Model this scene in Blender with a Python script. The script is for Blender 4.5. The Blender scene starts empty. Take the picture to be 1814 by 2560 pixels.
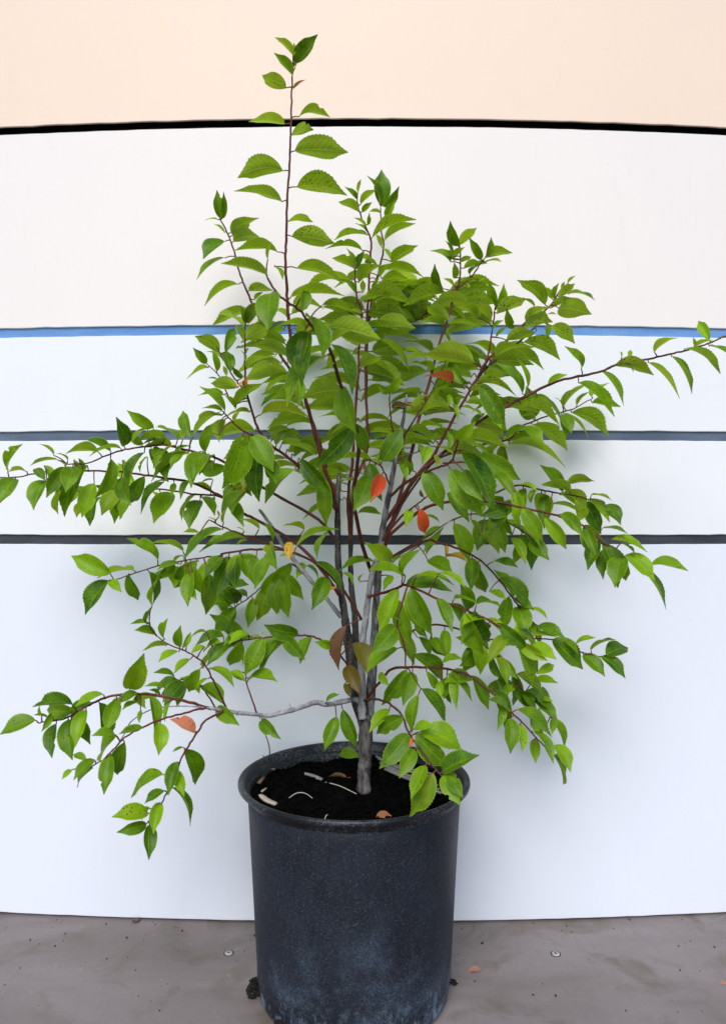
import bpy, bmesh, math, random
from mathutils import Vector, Matrix, noise

random.seed(7)
C = bpy.context.scene.collection
SC = bpy.context.scene

# ------------------------------------------------------------------ camera, light, exposure
CAM_H = 0.828            # eye height above the floor
FOC = 1900.0             # focal length in pixels of the 1814 x 2560 photograph
WALL_Y = 1.53            # distance of the board wall
TRUNK_Y = 1.323          # distance of the trunk and the pot's axis

cam_d = bpy.data.cameras.new('camera')
cam = bpy.data.objects.new('camera', cam_d); C.objects.link(cam)
cam.location = (0, 0, CAM_H)
cam.rotation_euler = (math.radians(90), 0, 0)
cam_d.sensor_fit = 'VERTICAL'; cam_d.sensor_height = 36.0
cam_d.lens = FOC / 2560.0 * 36.0
cam_d.clip_start = 0.02; cam_d.clip_end = 200
cam_d.dof.use_dof = True; cam_d.dof.focus_distance = 1.28; cam_d.dof.aperture_fstop = 4.0
SC.camera = cam

SUN_DIR = Vector((0.10, 0.70, -0.74)).normalized()     # direction the light travels
elev = math.asin(-SUN_DIR.z)
world = bpy.data.worlds.new('World'); SC.world = world; world.use_nodes = True
wn = world.node_tree; bg = wn.nodes['Background']
sky = wn.nodes.new('ShaderNodeTexSky'); sky.sky_type = 'NISHITA'; sky.sun_disc = False
sky.sun_elevation = elev
sky.sun_rotation = math.atan2(-SUN_DIR.x, -SUN_DIR.y)
sky.dust_density = 1.0; sky.air_density = 1.0; sky.ozone_density = 2.5
wn.links.new(sky.outputs[0], bg.inputs[0]); bg.inputs[1].default_value = 0.10
sun_d = bpy.data.lights.new('sun', 'SUN'); sun_d.energy = 2.0; sun_d.angle = math.radians(34)
sun_d.color = (1.0, 0.975, 0.945)
sun = bpy.data.objects.new('sun', sun_d); C.objects.link(sun)
sun.location = (-1, -2, 4); sun.rotation_euler = SUN_DIR.to_track_quat('-Z', 'Y').to_euler()

SC.view_settings.view_transform = 'Standard'; SC.view_settings.look = 'None'
SC.view_settings.gamma = 1.0; SC.view_settings.use_curve_mapping = False
SC.view_settings.exposure = 0.60
SC.cycles.max_bounces = 8; SC.cycles.transparent_max_bounces = 8
SC.cycles.use_denoising = True

# ------------------------------------------------------------------ helpers
def at(x, y, Y):
    "photograph pixel (1814 x 2560) at distance Y -> world point"
    return Vector(((x - 907.0) / FOC * Y, Y, CAM_H - (y - 1280.0) / FOC * Y))

def tag(o, label=None, cat=None, group=None, kind=None):
    if label: o['label'] = label
    if cat: o['category'] = cat
    if group: o['group'] = group
    if kind: o['kind'] = kind
    return o

def empty(name, loc):
    o = bpy.data.objects.new(name, None); C.objects.link(o); o.location = loc
    o.empty_display_size = 0.05
    return o

def obj(name, verts, faces, mats, parent=None, loc=(0, 0, 0), smooth=True, fmats=None):
    me = bpy.data.meshes.new(name)
    me.from_pydata([tuple(v) for v in verts], [], faces)
    if not isinstance(mats, (list, tuple)): mats = [mats]
    for m in mats: me.materials.append(m)
    if fmats: me.polygons.foreach_set('material_index', fmats)
    if smooth: me.polygons.foreach_set('use_smooth', [True] * len(me.polygons))
    me.update()
    o = bpy.data.objects.new(name, me); C.objects.link(o); o.location = loc
    if parent: o.parent = parent
    return o

def catmull(pts, sub=5):
    out = []
    n = len(pts)
    for i in range(n - 1):
        p0 = pts[max(i - 1, 0)]; p1 = pts[i]; p2 = pts[i + 1]; p3 = pts[min(i + 2, n - 1)]
        for k in range(sub):
            t = k / sub
            out.append(0.5 * ((2 * p1) + (p2 - p0) * t + (2 * p0 - 5 * p1 + 4 * p2 - p3) * t * t
                              + (3 * p1 - p0 - 3 * p2 + p3) * t ** 3))
    out.append(pts[-1].copy())
    return out

def tube(pts, radii, sides=7, lump=0.0, seed=0.0):
    "verts, faces of a closed tapering tube"
    V, F = [], []
    t = (pts[1] - pts[0]).normalized()
    u = t.orthogonal().normalized()
    for i, p in enumerate(pts):
        if i == 0: tn = pts[1] - pts[0]
        elif i == len(pts) - 1: tn = pts[-1] - pts[-2]
        else: tn = pts[i + 1] - pts[i - 1]
        if tn.length < 1e-9: tn = t
        tn = tn.normalized()
        u = (u - tn * u.dot(tn))
        u = u.normalized() if u.length > 1e-6 else tn.orthogonal().normalized()
        w = tn.cross(u); t = tn
        for s in range(sides):
            a = 2 * math.pi * s / sides
            r = radii[i]
            if lump: r *= 1 + lump * noise.noise(p * 90 + Vector((s * 3.1, seed, 0)))
            V.append(p + (u * math.cos(a) + w * math.sin(a)) * r)
    n = len(pts)
    for i in range(n - 1):
        for s in range(sides):
            a = i * sides + s; b = i * sides + (s + 1) % sides
            F.append((a, b, b + sides, a + sides))
    F.append(tuple(reversed(range(sides)))); F.append(tuple(range((n - 1) * sides, n * sides)))
    return V, F

# ------------------------------------------------------------------ node helpers
class NT:
    def __init__(s, name):
        s.m = bpy.data.materials.new(name); s.m.use_nodes = True
        s.t = s.m.node_tree; s.t.nodes.clear()
        s.out = s.t.nodes.new('ShaderNodeOutputMaterial')
    def n(s, typ, **kw):
        nd = s.t.nodes.new(typ)
        for k, v in kw.items():
            if k == 'ins':
                for kk, vv in v.items():
                    if isinstance(vv, bpy.types.NodeSocket): s.t.links.new(vv, nd.inputs[kk])
                    else: nd.inputs[kk].default_value = vv
            else: setattr(nd, k, v)
        return nd
    def math(s, op, a, b=0.0, c=0.0, clamp=False):
        nd = s.n('ShaderNodeMath', operation=op, ins={0: a, 1: b, 2: c}); nd.use_clamp = clamp
        return nd.outputs[0]
    def mix(s, f, a, b, blend='MIX'):
        nd = s.n('ShaderNodeMix', data_type='RGBA', blend_type=blend)
        for i, v in ((0, f), (6, a), (7, b)):
            if isinstance(v, bpy.types.NodeSocket): s.t.links.new(v, nd.inputs[i])
            else: nd.inputs[i].default_value = (*v, 1) if isinstance(v, tuple) and len(v) == 3 else v
        return nd.outputs[2]
    def noise(s, co, scale, detail=4, rough=0.55, dist=0.0):
        return s.n('ShaderNodeTexNoise', ins={'Vector': co, 'Scale': scale, 'Detail': detail, 'Roughness': rough,
                                              'Distortion': dist}).outputs[0]
    def ramp(s, f, lo, hi):
        return s.n('ShaderNodeMapRange', ins={0: f, 1: lo, 2: hi, 3: 0.0, 4: 1.0}).outputs[0]
    def co(s, which='Object'): return s.n('ShaderNodeTexCoord').outputs[which]
    def mapping(s, co, scale=(1, 1, 1), rot=(0, 0, 0), loc=(0, 0, 0)):
        return s.n('ShaderNodeMapping', ins={0: co, 1: loc, 2: rot, 3: scale}).outputs[0]
    def bsdf(s, col, rough=0.6, bump=None, bstr=0.3, bdist=0.002, spec=0.5, **kw):
        p = s.n('ShaderNodeBsdfPrincipled')
        for k, v in (('Base Color', col), ('Roughness', rough), ('Specular IOR Level', spec)):
            if isinstance(v, bpy.types.NodeSocket): s.t.links.new(v, p.inputs[k])
            else: p.inputs[k].default_value = (*v, 1) if isinstance(v, tuple) else v
        if bump is not None:
            b = s.n('ShaderNodeBump', ins={'Strength': bstr, 'Distance': bdist, 'Height': bump})
            s.t.links.new(b.outputs[0], p.inputs['Normal'])
        return p
    def done(s, sh):
        s.t.links.new(sh.outputs[0], s.out.inputs[0]); return s.m

# ------------------------------------------------------------------ materials
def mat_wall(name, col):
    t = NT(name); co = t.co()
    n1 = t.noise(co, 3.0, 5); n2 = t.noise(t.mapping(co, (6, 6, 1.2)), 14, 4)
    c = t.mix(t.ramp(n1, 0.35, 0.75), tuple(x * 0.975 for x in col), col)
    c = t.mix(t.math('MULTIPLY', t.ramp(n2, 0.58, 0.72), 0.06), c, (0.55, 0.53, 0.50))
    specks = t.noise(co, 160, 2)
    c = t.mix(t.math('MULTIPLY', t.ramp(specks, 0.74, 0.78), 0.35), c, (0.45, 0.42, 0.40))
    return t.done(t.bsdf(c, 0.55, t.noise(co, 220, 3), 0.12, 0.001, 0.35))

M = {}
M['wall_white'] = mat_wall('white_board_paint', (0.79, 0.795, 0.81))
M['wall_warm_light'] = mat_wall('white_board_warm_light', (0.85, 0.68, 0.54))  # warm light at the wall's top, put into the board colour
M['wall_cool_light'] = mat_wall('white_board_cool_light', (0.745, 0.77, 0.83))  # bluish sky light low on the wall, put into the board colour
M['wall_faint_warm_light'] = mat_wall('white_board_faint_warm_light', (0.83, 0.77, 0.725))  # weaker warm light on the second board, put into its colour

def mat_strip(name, col, col2):
    t = NT(name); co = t.co()
    rib = t.n('ShaderNodeTexWave', wave_type='BANDS', bands_direction='X',
              ins={'Vector': co, 'Scale': 95.0, 'Distortion': 0.4, 'Detail': 1.0}).outputs[1]
    n = t.noise(t.mapping(co, (1.0, 1.0, 6.0)), 9, 5)
    c = t.mix(t.ramp(n, 0.3, 0.72), col, col2)
    c = t.mix(t.math('MULTIPLY', t.ramp(rib, 0.3, 0.9), 0.22), c, tuple(x * 0.5 for x in col))
    return t.done(t.bsdf(c, 0.75, rib, 0.5, 0.0015, 0.3))
M['strip_a'] = mat_strip('blue_webbing', (0.10, 0.25, 0.56), (0.19, 0.36, 0.66))
M['strip_b'] = mat_strip('slate_blue_webbing', (0.075, 0.105, 0.16), (0.15, 0.19, 0.25))
M['strip_c'] = mat_strip('charcoal_webbing', (0.032, 0.036, 0.045), (0.065, 0.07, 0.085))
t = NT('black_void'); M['void'] = t.done(t.bsdf((0.006, 0.006, 0.007), 0.9))

t = NT('grey_floor_paint'); co = t.co()
n1 = t.noise(t.mapping(co, (1.0, 2.6, 1.0), (0, 0, 0.25)), 2.6, 6, 0.6, 0.6)
n2 = t.noise(t.mapping(co, (14, 1.6, 1), (0, 0, 0.35)), 9, 4)
n3 = t.noise(co, 60, 4); n4 = t.noise(co, 8, 5, 0.6, 1.0)
c = t.mix(t.ramp(n1, 0.32, 0.68), (0.150, 0.122, 0.113), (0.225, 0.193, 0.190))
c = t.mix(t.math('MULTIPLY', t.ramp(n4, 0.50, 0.66), 0.75), c, (0.115, 0.095, 0.070))
c = t.mix(t.math('MULTIPLY', t.ramp(n2, 0.55, 0.75), 0.30), c, (0.125, 0.110, 0.098))
c = t.mix(t.math('MULTIPLY', t.ramp(n3, 0.60, 0.72), 0.22), c, (0.30, 0.28, 0.28))
M['floor'] = t.done(t.bsdf(c, t.n('ShaderNodeMapRange', ins={0: n1, 1: 0.3, 2: 0.7, 3: 0.42, 4: 0.62}).outputs[0],
                           t.math('ADD', n2, t.math('MULTIPLY', n3, 0.5)), 0.18, 0.0015, 0.4))

# pot plastic: charcoal with specks, scuffs, lime bloom low down
t = NT('charcoal_pot_plastic'); co = t.co()
sep = t.n('ShaderNodeSeparateXYZ', ins={0: co}); z = sep.outputs[2]
big = t.noise(co, 11, 5, 0.6); fine = t.noise(co, 300, 3, 0.7); streak = t.noise(t.mapping(co, (40, 40, 5)), 3.0, 5, 0.65)
c = t.mix(t.ramp(big, 0.30, 0.70), (0.008, 0.010, 0.015), (0.015, 0.019, 0.030))
c = t.mix(t.math('MULTIPLY', t.ramp(fine, 0.50, 0.75), 0.55), c, (0.060, 0.070, 0.090))
bloom_n = t.noise(co, 9, 7, 0.75)
low = t.ramp(z, 0.25, 0.04)
b1 = t.math('MULTIPLY', t.ramp(bloom_n, 0.48, 0.66), low)
b1 = t.math('MULTIPLY', b1, t.ramp(t.noise(co, 420, 2, 0.6), 0.38, 0.66))
c = t.mix(t.math('MULTIPLY', b1, 0.75), c, (0.13, 0.19, 0.27))
crust = t.math('MULTIPLY', t.ramp(t.noise(t.mapping(co, (1, 1, 0.45)), 42, 6, 0.75), 0.50, 0.62), t.ramp(z, 0.075, 0.018))
c = t.mix(t.math('MULTIPLY', crust, 0.7), c, (0.27, 0.37, 0.48))
mud = t.math('MULTIPLY', t.ramp(t.noise(co, 26, 6, 0.75), 0.54, 0.64), t.ramp(z, 0.08, 0.02))
c = t.mix(mud, c, (0.006, 0.006, 0.007))
drip = t.math('MULTIPLY', t.ramp(streak, 0.56, 0.68), t.ramp(z, 0.20, 0.34))
c = t.mix(t.math('MULTIPLY', drip, 0.85), c, (0.006, 0.006, 0.007))
vor = t.n('ShaderNodeTexVoronoi', feature='F1', ins={'Vector': t.mapping(co, (1, 1, 0.55), (0.4, 0.7, 0.2)), 'Scale': 260.0, 'Randomness': 1.0})
sp = t.math('MULTIPLY', t.ramp(vor.outputs[0], 0.17, 0.08), t.ramp(t.noise(co, 60, 3), 0.44, 0.56))
c = t.mix(t.math('MULTIPLY', sp, 0.5), c, (0.24, 0.24, 0.25))
rg = t.n('ShaderNodeMapRange', ins={0: big, 1: 0.3, 2: 0.7, 3: 0.46, 4: 0.62}).outputs[0]
M['pot'] = t.done(t.bsdf(c, rg, t.math('ADD', fine, t.math('MULTIPLY', bloom_n, 0.6)), 0.25, 0.0012, 0.28))
t = NT('rim_plastic'); co = t.co()
fine = t.noise(co, 260, 3, 0.7)
worn = t.math('MULTIPLY', t.ramp(fine, 0.46, 0.62), t.ramp(t.noise(co, 9, 4), 0.40, 0.62))
c = t.mix(t.math('MULTIPLY', worn, 0.7), (0.006, 0.007, 0.010), (0.16, 0.165, 0.18))
M['rim'] = t.done(t.bsdf(c, 0.40, fine, 0.25, 0.001, 0.30))

t = NT('black_soil'); co = t.co()
n = t.noise(co, 90, 6, 0.7)
c = t.mix(t.ramp(n, 0.45, 0.75), (0.0010, 0.0009, 0.0008), (0.0035, 0.0028, 0.0026))
M['soil'] = t.done(t.bsdf(c, 0.95, n, 0.9, 0.006, 0.04))

def mat_bark(name, a, b, scale=60, stretch=0.25, rough=0.7, spec=0.3, spots=None):
    t = NT(name); co = t.co()
    m = t.mapping(co, (1, 1, stretch))
    n = t.noise(m, scale, 5, 0.65); n2 = t.noise(co, scale * 4, 3)
    c = t.mix(t.ramp(n, 0.40 if spots else 0.32, 0.60 if spots else 0.70), a, b)
    if spots: c = t.mix(t.ramp(n2, 0.60, 0.72), c, spots)
    return t.done(t.bsdf(c, rough, n, 0.7, 0.0025, spec))
M['bark_trunk'] = mat_bark('grey_brown_bark', (0.035, 0.027, 0.027), (0.15, 0.132, 0.13), 110, 0.35, 0.75, 0.3, (0.02, 0.016, 0.015))
M['bark_dark'] = mat_bark('blackish_bark', (0.008, 0.006, 0.006), (0.085, 0.075, 0.072), 95, 0.22, 0.7, 0.3, (0.22, 0.21, 0.21))
M['bark_mix'] = mat_bark('flaking_grey_bark', (0.05, 0.046, 0.05), (0.27, 0.26, 0.27), 110, 0.22, 0.8, 0.25, (0.03, 0.026, 0.026))
M['bark_grey'] = mat_bark('silver_grey_bark', (0.16, 0.155, 0.165), (0.36, 0.35, 0.36), 80, 0.3, 0.8, 0.3, (0.045, 0.04, 0.04))
M['bark_brown'] = mat_bark('brown_shoot_bark', (0.030, 0.010, 0.006), (0.12, 0.045, 0.022), 80, 0.3, 0.55, 0.25)
M['bark_red'] = mat_bark('red_brown_shoot_bark', (0.045, 0.009, 0.006), (0.155, 0.036, 0.021), 60, 0.3, 0.5, 0.25)

def mat_leaf(name, top, top2, under, under2, vein_u, spec=0.30, trans=0.22):
    t = NT(name)
    uv = t.n('ShaderNodeUVMap', uv_map='uv').outputs[0]
    s = t.n('ShaderNodeSeparateXYZ', ins={0: uv})
    a = t.math('ABSOLUTE', t.math('MULTIPLY_ADD', s.outputs[0], 2.0, -1.0))
    v = s.outputs[1]
    x = t.math('SUBTRACT', t.math('MULTIPLY', v, 9.0), t.math('MULTIPLY', t.math('POWER', a, 1.25), 2.3))
    fr = t.math('ABSOLUTE', t.math('SUBTRACT', t.math('FRACT', x), 0.5))
    side = t.math('MULTIPLY', t.ramp(fr, 0.440, 0.49), t.ramp(a, 1.0, 0.55))
    mid = t.ramp(a, 0.065, 0.03)
    vein = t.math('MAXIMUM', side, mid, clamp=True)
    tint = t.n('ShaderNodeVertexColor', layer_name='tint').outputs[0]
    ts = t.n('ShaderNodeSeparateColor', ins={0: tint})
    co = t.co(); n = t.noise(co, 55, 3)
    mixf = t.math('ADD', t.math('MULTIPLY', ts.outputs[0], 0.68), t.math('MULTIPLY', t.ramp(n, 0.3, 0.7), 0.32))
    ct = t.mix(mixf, top, top2)
    ct = t.mix(t.math('MULTIPLY', vein, 0.22), ct, tuple(min(1, x_ * 1.7 + 0.02) for x_ in top2))
    cu = t.mix(mixf, under, under2)
    cu = t.mix(t.math('MULTIPLY', vein, 0.75), cu, vein_u)
    yel = t.math('MULTIPLY', ts.outputs[1], t.ramp(t.noise(co, 30, 3), 0.42, 0.7))
    ct = t.mix(yel, ct, (0.30, 0.27, 0.02)); cu = t.mix(yel, cu, (0.32, 0.28, 0.03))
    vor = t.n('ShaderNodeTexVoronoi', ins={'Vector': co, 'Scale': 260.0}).outputs[0]
    sp = t.math('MULTIPLY', t.math('MULTIPLY', t.ramp(vor, 0.34, 0.22), t.ramp(t.noise(co, 60, 2), 0.50, 0.58)), ts.outputs[2])
    dark = (0.05, 0.035, 0.015)
    ct = t.mix(sp, ct, dark); cu = t.mix(sp, cu, dark)
    edge = t.math('MULTIPLY', t.ramp(a, 0.90, 0.99), 0.45)
    ct = t.mix(edge, ct, under2); cu = t.mix(edge, cu, vein_u)
    back = t.n('ShaderNodeNewGeometry').outputs['Backfacing']
    col = t.mix(back, ct, cu)
    h = t.math('SUBTRACT', t.math('MULTIPLY', n, 0.4), vein)
    rough = t.math('MULTIPLY_ADD', back, 0.20, 0.42)
    p = t.bsdf(col, rough, h, 0.45, 0.0010, spec)
    tr = t.n('ShaderNodeBsdfTranslucent', ins={'Color': t.mix(1.0, col, (1.1, 1.2, 0.22), 'MULTIPLY')})
    mx = t.n('ShaderNodeMixShader', ins={0: trans})
    t.t.links.new(p.outputs[0], mx.inputs[1]); t.t.links.new(tr.outputs[0], mx.inputs[2])
    return t.done(mx)
M['leaf'] = mat_leaf('green_leaf', (0.026, 0.095, 0.002), (0.27, 0.46, 0.005), (0.21, 0.35, 0.012), (0.48, 0.64, 0.045), (0.58, 0.70, 0.22), trans=0.36)
M['leaf_R'] = mat_leaf('red_leaf', (0.55, 0.045, 0.010), (0.68, 0.10, 0.02), (0.60, 0.11, 0.05), (0.70, 0.17, 0.08), (0.75, 0.30, 0.15))
M['leaf_P'] = mat_leaf('pink_leaf', (0.70, 0.20, 0.12), (0.80, 0.32, 0.18), (0.72, 0.24, 0.15), (0.80, 0.34, 0.2), (0.85, 0.5, 0.3))
M['leaf_O'] = mat_leaf('orange_leaf', (0.45, 0.13, 0.015), (0.60, 0.22, 0.03), (0.45, 0.16, 0.03), (0.55, 0.24, 0.05), (0.6, 0.3, 0.1))
M['leaf_Y'] = mat_leaf('yellow_leaf', (0.45, 0.25, 0.02), (0.60, 0.36, 0.03), (0.45, 0.27, 0.03), (0.55, 0.36, 0.05), (0.6, 0.4, 0.1))
M['leaf_B'] = mat_leaf('brown_leaf', (0.13, 0.055, 0.028), (0.24, 0.12, 0.06), (0.17, 0.085, 0.045), (0.27, 0.15, 0.08), (0.3, 0.18, 0.1))
M['leaf_G'] = mat_leaf('bronze_leaf', (0.10, 0.05, 0.008), (0.12, 0.11, 0.010), (0.11, 0.075, 0.015), (0.13, 0.12, 0.02), (0.2, 0.16, 0.06))
def plain(name, col, rough=0.7, var=0.35, scale=90):
    t = NT(name); co = t.co(); n = t.noise(co, scale, 4, 0.65)
    return t.done(t.bsdf(t.mix(t.ramp(n, 0.3, 0.7), tuple(x * (1 - var) for x in col), col), rough, n, 0.4, 0.0012, 0.3))
M['petiole'] = plain('petiole_red', (0.17, 0.055, 0.022), 0.5)
M['straw'] = plain('pale_straw', (0.55, 0.50, 0.42)); M['wood_chip'] = plain('wood_chip', (0.20, 0.13, 0.085))
M['bone_chip'] = plain('bleached_chip', (0.50, 0.42, 0.35)); M['weathered'] = plain('weathered_wood', (0.33, 0.30, 0.28), 0.8, 0.6, 200)
M['dry_leaf'] = plain('dry_leaf', (0.42, 0.25, 0.08)); M['rust_leaf'] = plain('rust_leaf', (0.33, 0.13, 0.05))
M['tan_leaf'] = plain('tan_leaf', (0.40, 0.20, 0.12)); M['steel'] = plain('screw_steel', (0.42, 0.40, 0.38), 0.45)
M['dark'] = plain('dark_dirt', (0.012, 0.010, 0.009), 0.9); M['crumb'] = plain('crumb', (0.03, 0.022, 0.018), 0.9)
M['stone'] = plain('brown_pebble', (0.13, 0.075, 0.06), 0.6); M['twig_bare'] = plain('bare_twig', (0.22, 0.14, 0.10))

# ------------------------------------------------------------------ floor
def wall_front(x): return WALL_Y + 0.034 * (x / 0.73) ** 2      # the boards bow a little away at their ends
fx, fy0, fy1 = 3.2, -4.0, 2.6
floor = obj('floor', [(-fx, fy0, 0), (fx, fy0, 0), (fx, fy1, 0), (-fx, fy1, 0)], [(0, 1, 2, 3)], M['floor'], smooth=False)
tag(floor, 'grey brown painted floor board with faint dirt smears', kind='structure')
def floor_pt(x, y, z=0.0):
    Y = FOC * (CAM_H - z) / (y - 1280.0)
    return at(x, y, Y)
def lathe(prof, sides):
    V, F = [], []
    for r, z in prof:
        for s in range(sides):
            a = 2 * math.pi * s / sides
            V.append(Vector((r * math.cos(a), r * math.sin(a), z)))
    for i in range(len(prof) - 1):
        for s in range(sides):
            a = i * sides + s; b = i * sides + (s + 1) % sides
            F.append((a, b, b + sides, a + sides))
    return V, F
for (px, py) in ((572, 2383), (1388, 2385)):
    p = floor_pt(px, py)
    V, F = lathe([(0.0001, 0.0004), (0.0016, 0.0005), (0.0019, 0.0016), (0.0052, 0.0022), (0.0066, 0.0014), (0.0078, 0.0006), (0.0079, -0.001)], 16)
    scr = obj('screw', V, F, M['steel'], floor, p)
    V, F = lathe([(0.0098, -0.001), (0.0096, 0.0003), (0.0001, 0.00035)], 16)
    obj('dirt_ring', V, F, M['dark'], floor, p)
    sl = [(-0.0009, -0.002), (0.0009, -0.002), (0.0009, 0.002), (-0.0009, 0.002)]
    obj('screw_slot', [(x, y, 0.0024) for x, y in sl] + [(x, y, -0.0005) for x, y in sl],
        [(0, 1, 2, 3), (7, 6, 5, 4), (0, 4, 5, 1), (1, 5, 6, 2), (2, 6, 7, 3), (3, 7, 4, 0)], M['dark'], scr, smooth=False)

# ------------------------------------------------------------------ wall of boards
zpx = lambda y: CAM_H - (y - 1280.0) * WALL_Y / FOC
wall = empty('board_wall', (0, WALL_Y, 0))
tag(wall, 'white painted board wall with dark slots between its boards, behind the potted shrub', 'wall')
def slab(name, z0, z1, y_off, thick, mat, rough_edge=0.0, xr=1.7, nx=120, parent=wall):
    thick = 0.0038 if rough_edge else thick
    V, F = [], []
    for i in range(nx + 1):
        x = -xr + 2 * xr * i / nx
        y = wall_front(x) - WALL_Y + y_off
        e0 = rough_edge * noise.noise(Vector((x * 35, z0 * 50, 1.7)))
        e1 = rough_edge * 0.6 * noise.noise(Vector((x * 35, z1 * 50, 4.7)))
        b = 0.0011 if rough_edge else 0.0
        V += [(x, y + b, z0 + e0), (x, y, z0 + e0 + b), (x, y, z1 + e1 - b), (x, y + b, z1 + e1), (x, y + thick, z1 + e1), (x, y + thick, z0 + e0)]
    for i in range(nx):
        a = i * 6; c = a + 6
        for k in range(6):
            k2 = (k + 1) % 6
            F.append((a + k, c + k, c + k2, a + k2))
    F.append((0, 1, 2, 3, 4, 5)); F.append(tuple(nx * 6 + k for k in (5, 4, 3, 2, 1, 0)))
    return obj(name, V, F, mat, parent, smooth=False)
slab('board', zpx(296), zpx(-120), 0, 0.008, M['wall_warm_light'], 0.0016)['label'] = 'white top board with warm light painted in'
slab('board', zpx(811), zpx(316), 0, 0.008, M['wall_faint_warm_light'], 0.0016)['label'] = 'white board with faint warm light painted in'
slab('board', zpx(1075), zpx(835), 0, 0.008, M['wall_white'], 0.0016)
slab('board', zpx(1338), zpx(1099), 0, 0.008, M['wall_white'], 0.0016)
slab('board', 0.0035, zpx(1362), 0, 0.008, M['wall_cool_light'], 0.0010)['label'] = 'tall white bottom board with bluish sky light painted in'
slab('webbing_strip', zpx(847), zpx(799), 0.0042, 0.004, M['strip_a'])['label'] = 'mid blue ribbed webbing strip in the slot'
slab('webbing_strip', zpx(1111), zpx(1063), 0.0042, 0.004, M['strip_b'])['label'] = 'slate blue ribbed webbing strip in the slot'
slab('webbing_strip', zpx(1374), zpx(1326), 0.0042, 0.004, M['strip_c'])['label'] = 'charcoal ribbed webbing strip in the slot'
slab('backing', -0.02, zpx(-120), 0.045, 0.01, M['void'])['label'] = 'black backing added behind the slots to stop light leaks'  # added sheet: stops light leaks, its black stands for the open slot's darkness

# ------------------------------------------------------------------ pot
PX = (885 - 907) / FOC * TRUNK_Y
pot = empty('plant_pot', (PX, TRUNK_Y, 0))
tag(pot, 'charcoal plastic nursery pot with rolled rim and pale lime stains near its base', 'pot')
RIM_Z = 0.370; SOIL_Z = 0.343
prof = [(0.118, 0.010), (0.150, 0.004), (0.156, 0.0035), (0.1605, 0.006), (0.1635, 0.012), (0.1648, 0.022), (0.1650, 0.034), (0.1672, 0.037), (0.1676, 0.06)]
prof += [(0.1676 + (0.1835 - 0.1676) * k / 10, 0.06 + (0.3545 - 0.06) * k / 10) for k in range(1, 11)]
prof += [(0.181, 0.356), (0.179, 0.30), (0.168, 0.08), (0.10, 0.02)]
V, F = lathe(prof, 96); obj('body', V, F, M['pot'], pot)
prof = [(0.1830, 0.3450), (0.1845, 0.3535), (0.1880, 0.3572), (0.1945, 0.3590), (0.1978, 0.3600), (0.1994, 0.3618), (0.2000, 0.3642),
        (0.1998, 0.3668), (0.1986, 0.3690), (0.1965, 0.3700), (0.1935, 0.3696), (0.1900, 0.3672), (0.1870, 0.3630), (0.1845, 0.3560), (0.1800, 0.352), (0.1795, 0.33)]
V, F = lathe(prof, 112); obj('rim', V, F, M['rim'], pot)
for a0 in (-132, -60, 10, 95, 165):       # dark drainage notches at the foot
    ring = []
    for k in range(7):
        a = math.radians(a0 + (k - 3) * 2.6); hh = 0.020 * math.sqrt(max(0, 1 - ((k - 3) / 3.2) ** 2))
        ring.append((a, hh))
    V = [((0.1658 - 0.004 * (0.006 > 0)) * math.cos(a) * 1.026, 0.1658 * 1.0015 * math.sin(a), 0.0035) for a, hh in ring]
    V = []
    for r in (0.1662, 0.150):
        for zz in (0, 1):
            for a, hh in ring: V.append((r * math.cos(a), r * math.sin(a), 0.0045 + hh * zz))
    F = []
    for k in range(6):
        F += [(k, k + 1, k + 8, k + 7), (k + 7, k + 8, k + 22, k + 21), (k + 14, k + 21, k + 22, k + 15)]
    obj('drain_notch', V, F, M['dark'], pot, smooth=False)

# ------------------------------------------------------------------ soil
def soil_h(x, y):
    return SOIL_Z + 0.010 * noise.noise(Vector((x * 18, y * 18, 0.3))) + 0.004 * noise.noise(Vector((x * 70, y * 70, 2.3)))
V, F = [], []
NR, NS = 34, 80
V.append(Vector((0, 0, soil_h(PX, TRUNK_Y))))
for i in range(1, NR + 1):
    r = 0.1792 * i / NR
    for s in range(NS):
        a = 2 * math.pi * s / NS
        x, y = r * math.cos(a), r * math.sin(a)
        V.append(Vector((x, y, soil_h(PX + x, TRUNK_Y + y))))
for s in range(NS): F.append((0, 1 + s, 1 + (s + 1) % NS))
for i in range(NR - 1):
    for s in range(NS):
        a = 1 + i * NS + s; b = 1 + i * NS + (s + 1) % NS
        F.append((a, a + NS, b + NS, b))
rs = random.Random(3)
def chip(V, F, p, l, w, h, rz, tilt):
    R = Matrix.Rotation(rz, 3, 'Z') @ Matrix.Rotation(tilt, 3, 'X')
    b = len(V)
    for sz in (-1, 1):
        for sx, sy in ((-1, -0.6), (0.7, -1), (1, 0.5), (-0.6, 1)):
            V.append(p + R @ Vector((sx * l / 2, sy * w / 2, sz * h / 2)))
    F += [(b + 3, b + 2, b + 1, b), (b + 4, b + 5, b + 6, b + 7)] + [(b + k, b + (k + 1) % 4, b + 4 + (k + 1) % 4, b + 4 + k) for k in range(4)]
for k in range(900):
    r = 0.174 * math.sqrt(rs.random()); a = rs.random() * 6.283
    x, y = r * math.cos(a), r * math.sin(a)
    s = rs.uniform(0.003, 0.011)
    chip(V, F, Vector((x, y, soil_h(PX + x, TRUNK_Y + y) + s * 0.15)), s, s * rs.uniform(0.4, 0.9), s * 0.35, rs.random() * 6.28, rs.uniform(-0.6, 0.6))
soil = obj('potting_soil', V, F, M['soil'], None, (PX, TRUNK_Y, 0), smooth=False)
tag(soil, 'black crumbly potting soil filling the nursery pot', 'soil', kind='stuff')

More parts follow.
